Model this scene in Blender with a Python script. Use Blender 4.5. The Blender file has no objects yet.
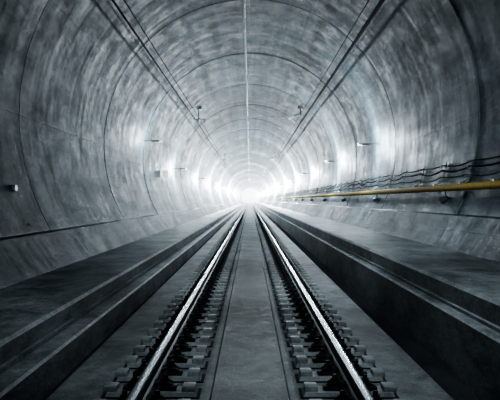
import bpy, bmesh, math, random
from mathutils import Vector, Matrix
random.seed(4)
R=4.0; ZC=2.75; EYE=1.25
Y0=-40.0; Y1=420.0
SEG=9.3; JY=16.0
FL=-0.22
scene=bpy.context.scene

# ---------------------------------------------------------------- node helpers
def newmat(name):
    m=bpy.data.materials.new(name); m.use_nodes=True
    nt=m.node_tree; return m,nt,nt.nodes['Principled BSDF']
class G:
    def __init__(s,nt): s.nt=nt
    def n(s,t,**k):
        x=s.nt.nodes.new(t)
        for a,b in k.items(): setattr(x,a,b)
        return x
    def link(s,a,b): s.nt.links.new(a,b)
    def _in(s,sock,v):
        if isinstance(v,(int,float)): sock.default_value=v
        elif isinstance(v,tuple): sock.default_value=v
        else: s.link(v,sock)
    def m(s,op,a,b=None,c=None,clamp=False):
        x=s.n('ShaderNodeMath',operation=op); x.use_clamp=clamp
        s._in(x.inputs[0],a)
        if b is not None: s._in(x.inputs[1],b)
        if c is not None: s._in(x.inputs[2],c)
        return x.outputs[0]
    def xyz(s,x,y,z):
        c=s.n('ShaderNodeCombineXYZ')
        for i,v in enumerate((x,y,z)): s._in(c.inputs[i],v)
        return c.outputs[0]
    def noise(s,vec,scale,detail=4,rough=.55,dist=0):
        x=s.n('ShaderNodeTexNoise'); s.link(vec,x.inputs['Vector'])
        x.inputs['Scale'].default_value=scale; x.inputs['Detail'].default_value=detail
        x.inputs['Roughness'].default_value=rough; x.inputs['Distortion'].default_value=dist
        return x.outputs['Fac']
    def rng(s,v,a,b,c,d):
        x=s.n('ShaderNodeMapRange'); s._in(x.inputs[0],v)
        for i,k in enumerate((a,b,c,d)): x.inputs[i+1].default_value=k
        return x.outputs[0]
    def ramp(s,v,pts):
        x=s.n('ShaderNodeValToRGB'); s.link(v,x.inputs[0]); e=x.color_ramp.elements
        while len(e)<len(pts): e.new(.5)
        for i,(p,c) in enumerate(pts): e[i].position=p; e[i].color=(*c,1)
        return x.outputs[0]
    def bump(s,h,st,dist=.02):
        x=s.n('ShaderNodeBump'); x.inputs['Strength'].default_value=st; x.inputs['Distance'].default_value=dist
        s.link(h,x.inputs['Height']); return x.outputs[0]

def lining_mat():
    m,nt,b=newmat('lining_concrete'); g=G(nt)
    tc=g.n('ShaderNodeTexCoord'); sp=g.n('ShaderNodeSeparateXYZ'); g.link(tc.outputs['Object'],sp.inputs[0])
    x,y,z=sp.outputs
    ang=g.m('ARCTAN2',x,g.m('SUBTRACT',z,ZC))
    s=g.m('MULTIPLY',ang,R)
    seg=g.m('FLOOR',g.m('DIVIDE',g.m('SUBTRACT',y,JY),SEG))
    wn=g.n('ShaderNodeTexWhiteNoise',noise_dimensions='1D'); g.link(seg,wn.inputs['W'])
    off=g.m('MULTIPLY',seg,17.3)
    v=g.xyz(s,g.m('MULTIPLY',y,.35),off)
    big=g.noise(v,.5,6,.65,.1)
    mott=g.noise(v,2.2,8,.72,.0)
    fine=g.noise(g.xyz(s,g.m('MULTIPLY',y,.3),off),11,5,.75)
    ring=g.noise(g.xyz(g.m('MULTIPLY',s,.10),g.m('MULTIPLY',y,.8),off),1,5,.65,.0)
    drip=g.noise(g.xyz(g.m('MULTIPLY',s,.35),g.m('MULTIPLY',y,3),off),1,5,.7,.0)
    longi=g.noise(g.xyz(g.m('MULTIPLY',s,2.2),g.m('MULTIPLY',y,.04),0.0),1,5,.65)
    def line(c,per,w):
        f=g.m('PINGPONG',g.m('ADD',c,100*per),per/2)
        return g.rng(f,0,w,1,0)
    l1=line(s,2.1,.014); l2=line(g.m('SUBTRACT',y,JY),SEG/6,.02)
    lines=g.m('MAXIMUM',l1,g.m('MULTIPLY',l2,.4))
    S=lambda n,k: g.m('MULTIPLY',g.m('SUBTRACT',n,.5),k)
    t=S(big,1.2)
    for n_,k in ((mott,1.3),(ring,1.5),(drip,1.0),(longi,2.2),(fine,2.0),(wn.outputs['Value'],.4)): t=g.m('ADD',t,S(n_,k))
    t=g.m('SUBTRACT',t,g.m('MULTIPLY',lines,.25))
    col=g.ramp(g.rng(t,-.85,.85,0,1),[(0,(.018,.030,.040)),(.4,(.068,.102,.124)),(.65,(.145,.197,.226)),(1,(.35,.41,.445))])
    g.link(col,b.inputs['Base Color'])
    g.link(g.rng(g.m('ADD',mott,g.m('MULTIPLY',drip,.8)),.7,1.15,.40,.68),b.inputs['Roughness'])
    b.inputs['Specular IOR Level'].default_value=.28
    h=g.m('ADD',g.m('MULTIPLY',mott,.04),g.m('MULTIPLY',fine,.22)); h=g.m('ADD',h,g.m('MULTIPLY',drip,.12))
    h=g.m('SUBTRACT',h,g.m('MULTIPLY',lines,.12))
    g.link(g.bump(h,.6,.04),b.inputs['Normal'])
    return m
def concrete(name,c0,c1,rough=(.5,.8),stretch=.35,bump=.4):
    m,nt,b=newmat(name); g=G(nt)
    tc=g.n('ShaderNodeTexCoord'); mp=g.n('ShaderNodeMapping'); g.link(tc.outputs['Object'],mp.inputs[0])
    mp.inputs['Scale'].default_value=(1,stretch,1)
    a=g.noise(mp.outputs[0],1.8,6,.65,.5); c=g.noise(mp.outputs[0],9,5,.65); d=g.noise(mp.outputs[0],45,3,.6)
    t=g.m('ADD',g.m('ADD',g.m('MULTIPLY',a,.5),g.m('MULTIPLY',c,.4)),g.m('MULTIPLY',d,.25))
    g.link(g.ramp(g.rng(t,.46,.72,0,1),[(0,c0),(1,c1)]),b.inputs['Base Color'])
    g.link(g.rng(c,.3,.7,rough[0],rough[1]),b.inputs['Roughness'])
    g.link(g.bump(g.m('ADD',c,g.m('MULTIPLY',d,.5)),bump,.01),b.inputs['Normal'])
    return m
def simple(name,c,rough=.5,metal=0,var=.25,em=None):
    m,nt,b=newmat(name); g=G(nt)
    tc=g.n('ShaderNodeTexCoord'); a=g.noise(tc.outputs['Object'],12,4,.6)
    lo=tuple(v*(1-var) for v in c); hi=tuple(min(1,v*(1+var)) for v in c)
    g.link(g.ramp(g.rng(a,.3,.7,0,1),[(0,lo),(1,hi)]),b.inputs['Base Color'])
    b.inputs['Roughness'].default_value=rough; b.inputs['Metallic'].default_value=metal
    if em: b.inputs['Emission Color'].default_value=(*em[0],1); b.inputs['Emission Strength'].default_value=em[1]
    return m
M_lin=lining_mat()
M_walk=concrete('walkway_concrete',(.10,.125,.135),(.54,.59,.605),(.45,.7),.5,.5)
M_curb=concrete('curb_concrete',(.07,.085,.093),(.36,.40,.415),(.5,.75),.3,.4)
M_slab=concrete('track_slab_concrete',(.08,.096,.102),(.38,.415,.42),(.48,.7),.5,.5)
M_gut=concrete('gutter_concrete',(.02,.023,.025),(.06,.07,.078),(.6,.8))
M_block=concrete('block_concrete',(.18,.20,.207),(.48,.52,.53),(.45,.7),1,.3)
M_rub=simple('rubber_pad',(.012,.012,.013),.7)
M_railtop=simple('polished_steel',(.40,.44,.47),.27,1,.08)
M_railside=simple('rolled_steel_dark',(.04,.043,.047),.5,.6,.3)
M_clip=simple('clip_steel',(.05,.05,.05),.5,.6,.3)
M_yel=simple('yellow_paint',(.64,.41,.05),.6,0,.2)
M_yel.node_tree.nodes['Principled BSDF'].inputs['Specular IOR Level'].default_value=.12
M_steel=simple('galvanised_steel',(.30,.33,.35),.4,.8,.2)
M_cable=simple('black_cable',(.010,.012,.014),.7,0,.2)
M_cable.node_tree.nodes['Principled BSDF'].inputs['Specular IOR Level'].default_value=.1
M_copper=simple('catenary_wire',(.40,.42,.42),.35,.8,.2)
M_ins=simple('insulator_ceramic',(.85,.87,.88),.25,0,.05)
M_white=simple('white_enamel',(.8,.8,.78),.4,0,.05)
M_sign=simple('sign_face_glow',(.8,.8,.78),.5,0,.05,((1,.98,.93),.7))  # plain white sign; emission added so it stays bright when backlit
M_blk=simple('black_print',(.03,.03,.03),.5)
M_lens=simple('lamp_diffuser',(.9,.9,.9),.4,0,.02,((.85,.95,1),14))

# ---------------------------------------------------------------- mesh helpers
def obj(name,bm,mats,parent=None,smooth=None):
    me=bpy.data.meshes.new(name); bm.to_mesh(me); bm.free()
    for m in mats: me.materials.append(m)
    if smooth is not None:
        for p in me.polygons: p.use_smooth=True
        me.set_sharp_from_angle(angle=math.radians(smooth))
    o=bpy.data.objects.new(name,me); scene.collection.objects.link(o)
    if parent: o.parent=parent
    return o
def box(bm,x0,x1,y0,y1,z0,z1,mi=0,bev=0):
    vs=[bm.verts.new((x,y,z)) for x in (x0,x1) for y in (y0,y1) for z in (z0,z1)]
    idx=[(0,1,3,2),(4,6,7,5),(0,4,5,1),(2,3,7,6),(0,2,6,4),(1,5,7,3)]
    fs=[bm.faces.new([vs[i] for i in f]) for f in idx]
    for f in fs: f.material_index=mi
    if bev:
        es=list({e for f in fs for e in f.edges})
        r=bmesh.ops.bevel(bm,geom=es,offset=bev,segments=2,profile=.6,affect='EDGES')
        for f in r['faces']: f.material_index=mi
    return vs
def tube(bm,pts,r,n=8,mi=0,cap=True):
    rs=r if isinstance(r,(list,tuple)) else [r]*len(pts)
    pts=[Vector(p) for p in pts]; rings=[]
    for i,p in enumerate(pts):
        d=(pts[min(i+1,len(pts)-1)]-pts[max(i-1,0)]).normalized()
        up=Vector((0,0,1)) if abs(d.z)<.9 else Vector((0,1,0))
        a=d.cross(up).normalized(); b=d.cross(a).normalized()
        rings.append([bm.verts.new(p+(a*math.cos(t)+b*math.sin(t))*rs[i]) for t in [2*math.pi*k/n for k in range(n)]])
    for i in range(len(rings)-1):
        for k in range(n):
            f=bm.faces.new((rings[i][k],rings[i][(k+1)%n],rings[i+1][(k+1)%n],rings[i+1][k])); f.material_index=mi
    if cap:
        for q in (rings[0],rings[-1][::-1]):
            f=bm.faces.new(q); f.material_index=mi
def sweep(bm,prof,ys,mi=None,closed=True,cap=True):
    rows=[[bm.verts.new((x,y,z)) for x,z in prof] for y in ys]
    n=len(prof); m=n if closed else n-1
    for a,b in zip(rows[:-1],rows[1:]):
        for k in range(m):
            f=bm.faces.new((a[k],a[(k+1)%n],b[(k+1)%n],b[k])); f.material_index=(mi[k] if mi else 0)
    if closed and cap:
        bm.faces.new(rows[0]); bm.faces.new(rows[-1][::-1])
def stations():
    ys=[Y0]
    k=math.ceil((Y0-JY)/SEG)
    while JY+k*SEG<Y1-1:
        ys.append(JY+k*SEG); k+=1
    ys.append(Y1); return ys

# ---------------------------------------------------------------- tunnel lining
def lining():
    bm=bmesh.new()
    amin=math.radians(-136); amax=math.radians(136); N=120
    def ring(y,dr):
        vs=[]
        for k in range(N+1):
            a=amin+(amax-amin)*k/N
            r=R+dr
            vs.append(bm.verts.new((math.sin(a)*r,y,ZC+math.cos(a)*r)))
        return vs
    st=stations(); prev=None
    for i in range(len(st)-1):
        a,b=st[i],st[i+1]
        d0=random.uniform(-.014,.0)
        big=abs(a-(JY+SEG))<.1
        g=.026 if big else .007; gd=.032 if big else .006
        g2=.007; gd2=.006
        if abs(b-(JY+SEG))<.1: g2=.026; gd2=.032
        for y,dr in ((a,gd),(a+g,gd),(a+g,d0),((a+b)/2,d0-.004),(b-g2,.0),(b-g2,gd2),(b,gd2)):
            r=ring(y,dr)
            if prev:
                for k in range(N): bm.faces.new((prev[k],prev[k+1],r[k+1],r[k]))
            prev=r
    bmesh.ops.remove_doubles(bm,verts=bm.verts,dist=.0005)
    bmesh.ops.recalc_face_normals(bm,faces=bm.faces)
    return obj('tunnel_lining',bm,[M_lin],None,30)
lining()
def wallx(z,r=R): return math.sqrt(max(0,r*r-(z-ZC)**2))

def plinth(side,ztop,zbot,name):
    bm=bmesh.new(); n=8; ins=.05
    inner=[(side*wallx(zbot+(ztop-zbot)*k/n,R-ins),zbot+(ztop-zbot)*k/n) for k in range(n+1)]
    outer=[(side*wallx(zbot+(ztop-zbot)*k/n,R+.02),zbot+(ztop-zbot)*k/n+ (.03 if k==n else 0)) for k in range(n+1)][::-1]
    sweep(bm,inner+outer,[Y0,Y1]); bmesh.ops.recalc_face_normals(bm,faces=bm.faces)
    obj(name,bm,[M_lin],None,35)
LW=.18; RW=.45
plinth(-1,.70,LW-.1,'baseboard_left')
plinth(1,.98,RW-.1,'baseboard_right')

# ---------------------------------------------------------------- walkways
def walk(name,prof):
    bm=bmesh.new()
    sweep(bm,prof,[Y0,Y1])
    bmesh.ops.recalc_face_normals(bm,faces=bm.faces)
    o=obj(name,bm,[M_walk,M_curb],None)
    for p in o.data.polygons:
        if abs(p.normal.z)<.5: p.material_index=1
    return o
xl=wallx(LW)-.03; xr=wallx(RW)-.03
walk('walkway_left',[(-xl,LW),(-1.90,LW),(-1.87,LW-.03),(-1.87,LW-.17),(-1.83,LW-.17),(-1.83,LW-.21),(-1.66,LW-.21),(-1.64,LW-.23),(-1.64,FL-.12),(-xl,FL-.12)])
walk('walkway_right',[(xr,RW),(1.98,RW),(1.95,RW-.03),(1.95,RW-.19),(1.91,RW-.19),(1.91,RW-.22),(1.83,RW-.22),(1.81,RW-.24),(1.81,FL-.14),(xr,FL-.14)])
bm=bmesh.new()
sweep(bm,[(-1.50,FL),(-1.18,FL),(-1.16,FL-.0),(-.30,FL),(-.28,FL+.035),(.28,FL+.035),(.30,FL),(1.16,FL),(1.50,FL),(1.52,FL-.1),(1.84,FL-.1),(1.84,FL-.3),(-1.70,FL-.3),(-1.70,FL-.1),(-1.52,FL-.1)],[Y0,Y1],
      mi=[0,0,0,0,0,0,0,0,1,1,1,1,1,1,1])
bmesh.ops.recalc_face_normals(bm,faces=bm.faces)
obj('floor',bm,[M_slab,M_gut])
bm=bmesh.new(); box(bm,-4.2,4.2,Y0-.32,Y0-.02,-1,7); obj('rear_light_block',bm,[M_lin])  # unseen end cap added to keep world light out behind the camera

# ---------------------------------------------------------------- rails
def rail(side):
    bm=bmesh.new()
    P=[(.075,-.172),(.075,-.160),(.03,-.148),(.0085,-.13),(.0085,-.055),(.036,-.040),(.036,-.012),(.030,-.003),(.018,0.0)]
    prof=P+[(-x,z) for x,z in P[::-1]]
    cx=side*.755
    prof=[(cx+x,z) for x,z in prof]
    n=len(prof); mi=[1]*n
    mi[8]=0
    if side<0: mi[7]=0
    else: mi[9]=0
    sweep(bm,prof,[Y0,-5,20,100,Y1],mi); bmesh.ops.recalc_face_normals(bm,faces=bm.faces)
    return obj('rail',bm,[M_railtop,M_railside],None,25)
rail(-1); rail(1)

def blocks(side):
    bm=bmesh.new(); cx=side*.74
    box(bm,cx-.365,cx+.365,-.175,.175,FL-.02,FL+.008,1)
    vs=box(bm,cx-.345,cx+.345,-.15,.15,FL,FL+.036,0)
    for v in vs:
        if v.co.z>FL+.02:
            v.co.y*=.90; v.co.x=cx+(v.co.x-cx)*.95
    box(bm,side*.755-.085,side*.755+.085,-.09,.09,FL+.036,-.172,1)
    for s in (-1,1):
        rx=side*.755
        a,b=sorted((rx+s*.08,rx+s*.2)); box(bm,a,b,-.075,.075,FL+.036,FL+.066,2,.006)
        a,b=sorted((rx+s*.245,rx+s*.345)); box(bm,a,b,-.10,.10,FL+.02,FL+.075,0,.014)
        pts=[(.03,-.03,.072),(.055,-.045,.08),(.12,-.06,.10),(.165,-.05,.08),(.16,-.02,.075),(.10,-.012,.105),(.075,0,.11),(.10,.012,.105),(.16,.02,.075),(.165,.05,.08),(.12,.06,.10),(.055,.045,.08),(.03,.03,.072)]
        tube(bm,[(rx+s*px,py,FL+pz) for px,py,pz in pts],.009,6,2)
        tube(bm,[(rx+s*.115,0,FL+.05),(rx+s*.115,0,FL+.12),(rx+s*.115,0,FL+.122),(rx+s*.115,0,FL+.15)],[.03,.03,.018,.018],6,2)
    bmesh.ops.recalc_face_normals(bm,faces=bm.faces)
    o=obj('sleeper_blocks',bm,[M_block,M_rub,M_clip],None,40)
    o.location.y=1.0
    ar=o.modifiers.new('along_track','ARRAY'); ar.use_relative_offset=False; ar.use_constant_offset=True
    ar.constant_offset_displace=(0,.6,0); ar.count=420
    return o
blocks(-1); blocks(1)

# ---------------------------------------------------------------- overhead line
SUP=[-46,0,46,92,138,184,230,276,322]
def wire(name,pts,r,mat,n=6):
    bm=bmesh.new(); tube(bm,pts,r,n); return obj(name,bm,[mat],None,60)
def spans(x,z,sag=0):
    pts=[]
    for i in range(len(SUP)-1):
        for k in range(8):
            t=k/8; pts.append((x,SUP[i]+46*t,z-sag*4*t*(1-t)))
    pts.append((x,SUP[-1],z)); return [p for p in pts if p[1]>=Y0+.5]
wire('contact_wire',spans(-.14,5.22,0),.018,M_copper)
wire('messenger_wire',spans(-.12,5.85,.18),.014,M_copper)
wire('feeder_cable',spans(2.52,5.10,.05),.045,M_cable)
wire('return_cable',spans(-2.62,5.12,.06),.024,M_cable)
wire('return_cable',spans(-2.50,5.28,.06),.014,M_cable)
wire('feeder_cable',spans(2.36,5.26,.04),.012,M_cable)
def insul(bm,a,b,n=5,r=.05,mi=1):
    a=Vector(a); b=Vector(b); pts=[];rs=[]
    for k in range(n):
        for f,rr in ((.0,.5),(.15,1),(.5,.95),(.6,.5)):
            pts.append(a.lerp(b,(k+f)/n)); rs.append(r*rr)
    pts.append(b); rs.append(r*.5); tube(bm,pts,rs,10,mi)
def ceilz(x): return ZC+math.sqrt(R*R-x*x)
for y in SUP[2:]:
    bm=bmesh.new()
    box(bm,2.38,2.66,y-.12,y+.12,ceilz(2.52)-.09,ceilz(2.52)+.06,0,.01)
    tube(bm,[(2.52,y,ceilz(2.52)),(2.52,y,5.45)],.035,8)
    insul(bm,(2.52,y,5.45),(2.52,y,5.12),5,.085)
    tube(bm,[(2.52,y,5.55),(2.2,y,5.45)],.03,8)
    insul(bm,(2.2,y,5.45),(1.9,y,5.38),4,.095)
    tube(bm,[(1.9,y,5.38),(.9,y,5.42),(-.14,y,5.27)],.007,8)
    tube(bm,[(.9,y,5.42),(-.12,y,5.86)],.006,6)
    bmesh.ops.recalc_face_normals(bm,faces=bm.faces)
    obj('catenary_cantilever',bm,[M_steel,M_ins],None,40)
    bm=bmesh.new()
    box(bm,-2.68,-2.40,y-.1,y+.1,ceilz(2.54)-.09,ceilz(2.54)+.06,0,.01)
    tube(bm,[(-2.56,y,ceilz(2.56)),(-2.56,y,5.14)],.022,8)
    tube(bm,[(-2.85,y,5.28),(-2.25,y,5.28)],.024,8)
    insul(bm,(-2.25,y,5.28),(-2.25,y,5.08),4,.05)
    insul(bm,(-2.62,y,5.28),(-2.62,y,5.1),3,.055)
    bmesh.ops.recalc_face_normals(bm,faces=bm.faces)
    obj('cable_bracket',bm,[M_steel,M_ins],None,40)

# ---------------------------------------------------------------- right wall services
HZ=1.25+.225; HX=wallx(HZ)-.16
bm=bmesh.new()
sweep(bm,[(HX+.03,HZ-.062),(HX-.02,HZ-.05),(HX-.035,HZ-.022),(HX-.035,HZ+.022),(HX-.02,HZ+.05),(HX+.03,HZ+.062)],[Y0+.5,Y1-5])
y=5.0
while y<200:
    tube(bm,[(HX+.02,y,HZ),(wallx(HZ)-.0,y,HZ+.02)],.02,6,1)
    box(bm,wallx(HZ)-.03,wallx(HZ)+.02,y-.05,y+.05,HZ-.08,HZ+.1,1)
    y+=SEG/4
bmesh.ops.recalc_face_normals(bm,faces=bm.faces)
obj('handrail',bm,[M_yel,M_steel],None,50)
def hung(z,r,sag,ph,dx):
    pts=[];y=2.0
    step=SEG/4
    while y<240:
        for k in range(5):
            t=k/5; zz=z-sag*4*t*(1-t)*(1+.5*math.sin(y*1.7+ph)); pts.append((wallx(zz)-dx,y+step*t,zz))
        y+=step
    bm=bmesh.new(); tube(bm,pts,r,6); obj('service_cable',bm,[M_cable],None,60)
hung(1.94,.013,.04,0,.07); hung(1.84,.016,.06,1,.09); hung(1.70,.011,.05,2.2,.08)
bm=bmesh.new(); y=2.0
while y<200:
    zs=[2.0,1.92,1.83,1.72,1.62]
    tube(bm,[(wallx(z)-.03,y,z) for z in zs],.010,6)
    for z in (1.92,1.82,1.68):
        tube(bm,[(wallx(z)-.03,y,z),(wallx(z)-.12,y,z-.03),(wallx(z)-.15,y,z+.03)],.008,5)
    tube(bm,[(wallx(1.66)-.02,y,1.66),(HX+.03,y,HZ+.07)],.007,5)
    y+=SEG/4
bmesh.ops.recalc_face_normals(bm,faces=bm.faces)
obj('cable_hooks',bm,[M_steel],None,40)
y=17.3
while y<120:
    bm=bmesh.new(); x=HX; z=HZ-.20
    tube(bm,[(wallx(z),y,z+.02),(x+.05,y,z+.02)],.015,8)
    tube(bm,[(x+.05,y-.06,z),(x+.03,y-.02,z),(x-.0,y+.03,z-.02),(x-.02,y+.06,z-.03)],[.035,.06,.06,.07],12)
    tube(bm,[(x+.05,y,z),(HX+.02,y,HZ-.06)],.012,6)
    bmesh.ops.recalc_face_normals(bm,faces=bm.faces)
    obj('handrail_lamp',bm,[M_steel],None,40); y+=SEG
def hoop(y,a0,a1,w=.012,mat=M_steel):
    bm=bmesh.new(); pts=[]
    for k in range(61):
        a=math.radians(a0+(a1-a0)*k/60); pts.append((math.sin(a)*(R-.012),y,ZC+math.cos(a)*(R-.012)))
    tube(bm,pts,w,6); obj('earthing_strip',bm,[mat],None,60)
hoop(16.06,20,118,.016)
def sign(y,z,s):
    bm=bmesh.new(); x=-wallx(z)
    box(bm,x+.02,x+.04,y-s/2,y+s/2,z-s/2,z+s/2,0,.004)
    box(bm,x+.03,x+.03+s,y-.01,y+.01,z-s*.5,z+s*.5,0,.004)
    box(bm,x+.10,x+s-.05,y-.014,y-.0105,z-.08,z-.05,1); box(bm,x+.13,x+s-.08,y-.014,y-.0105,z+.02,z+.06,1)
    obj('distance_sign',bm,[M_sign,M_blk])
sign(41,2.42,.32)
bm=bmesh.new(); zz=1.44; x=-wallx(zz)
box(bm,x-.02,x+.06,14.62,14.78,zz-.05,zz+.05,0,.01); box(bm,x+.01,x+.05,14.61,14.62,zz-.035,zz+.035,1)
tube(bm,[(x+.02,14.7,zz-.05),(x+.03,14.7,zz-.35),(-wallx(zz-.6)+.02,14.7,zz-.6)],.008,6)
obj('junction_box',bm,[M_steel,M_white])

# ---------------------------------------------------------------- lamps
def lamp(side,y,z,power,off=.5,size=.2):
    x=side*wallx(z)
    bm=bmesh.new()
    tube(bm,[(x,y,z+.03),(x-side*(off*.75),y,z+.03)],.012,8)
    a,b=sorted((x-side*(off*.5),x-side*(off+.02)))
    box(bm,a,b,y-.08,y-.02,z-.01,z+.05,0,.012)
    box(bm,a+.015,b-.015,y-.02,y-.012,z-.005,z+.045,1)
    bmesh.ops.recalc_face_normals(bm,faces=bm.faces)
    o=obj('tunnel_lamp',bm,[M_steel,M_lens],None,40)
    L=bpy.data.lights.new('lamp_light','POINT'); L.energy=power; L.color=(.83,.935,1) if y<90 else (.92,.97,1); L.shadow_soft_size=size
    lo=bpy.data.objects.new('lamp_light',L); lo.location=(x-side*off,y+.3,z+.02); scene.collection.objects.link(lo)
    lo.parent=o
def fill_spot(x,y,z,target,power,cone,size=.25):  # spot with housing above the frame, added to brighten the foreground floor
    p=Vector((x,y,z)); d=(Vector(target)-p).normalized()
    bm=bmesh.new()
    tube(bm,[(x,y,ceilz(x)),(x,y,z+.12)],.02,8)
    tube(bm,[p-d*.30,p-d*.12,p-d*.04],[.06,.11,.17],16,0)
    tube(bm,[p-d*.04,p-d*.03],[.15,.15],16,1)
    bmesh.ops.recalc_face_normals(bm,faces=bm.faces)
    o=obj('foreground_fill',bm,[M_steel,M_lens],None,40)
    L=bpy.data.lights.new('foreground_fill_light','SPOT'); L.energy=power; L.color=(.84,.94,1); L.shadow_soft_size=size
    L.spot_size=math.radians(cone); L.spot_blend=1
    lo=bpy.data.objects.new('foreground_fill_light',L); lo.location=p; lo.rotation_euler=d.to_track_quat('-Z','Y').to_euler()
    scene.collection.objects.link(lo); lo.parent=o
fill_spot(.9,5,5.9,(1.1,10,0),600,90)
fill_spot(.7,8,6.1,(1.2,20,0),1600,62)
fill_spot(.3,13,6.25,(.7,33,0),2000,46)
for s,y,z,p in ((1,3,5.2,45),(-1,3,5.2,15)):  # out-of-frame pair near the camera, added as fill for the foreground
    lamp(s,y,z,p,.6,.3)
for y,p in ((28.5,230),(41,330),(60,750),(80,1600),(105,3400),(140,7000),(200,14000),(280,20000),(360,30000)):
    lamp(1,y,2.95,p,.65,.25)
for y,z,p in ((34,3.4,110),(48,2.85,330),(70,2.85,800),(92,2.85,1700),(122,2.85,3600),(170,2.85,9000),(240,2.85,14000)):
    lamp(-1,y,z,p,.65,.25)
# scattering volume added to give the far end a soft glow
bm=bmesh.new(); box(bm,-4.3,4.3,75,Y1+30,-.6,7)
m=bpy.data.materials.new('glow_scatter'); m.use_nodes=True; nt=m.node_tree
nt.nodes.remove(nt.nodes['Principled BSDF']); vs=nt.nodes.new('ShaderNodeVolumeScatter')
vs.inputs['Density'].default_value=.006; vs.inputs['Anisotropy'].default_value=.4; vs.inputs['Color'].default_value=(.93,.97,1,1)
nt.links.new(vs.outputs[0],nt.nodes['Material Output'].inputs['Volume'])
obj('glow_haze',bm,[m])

# world
w=bpy.data.worlds.new('World'); scene.world=w; w.use_nodes=True
bg=w.node_tree.nodes['Background']; bg.inputs[0].default_value=(.92,.96,1,1); bg.inputs[1].default_value=10
c=bpy.data.cameras.new('camera'); c.lens=66.5; c.sensor_width=36; c.clip_end=1500
co=bpy.data.objects.new('camera',c); co.location=(0,0,EYE); co.rotation_euler=(math.radians(90),0,0)
scene.collection.objects.link(co); scene.camera=co
scene.view_settings.view_transform='AgX'
scene.view_settings.look='AgX - High Contrast'
scene.view_settings.exposure=0.05
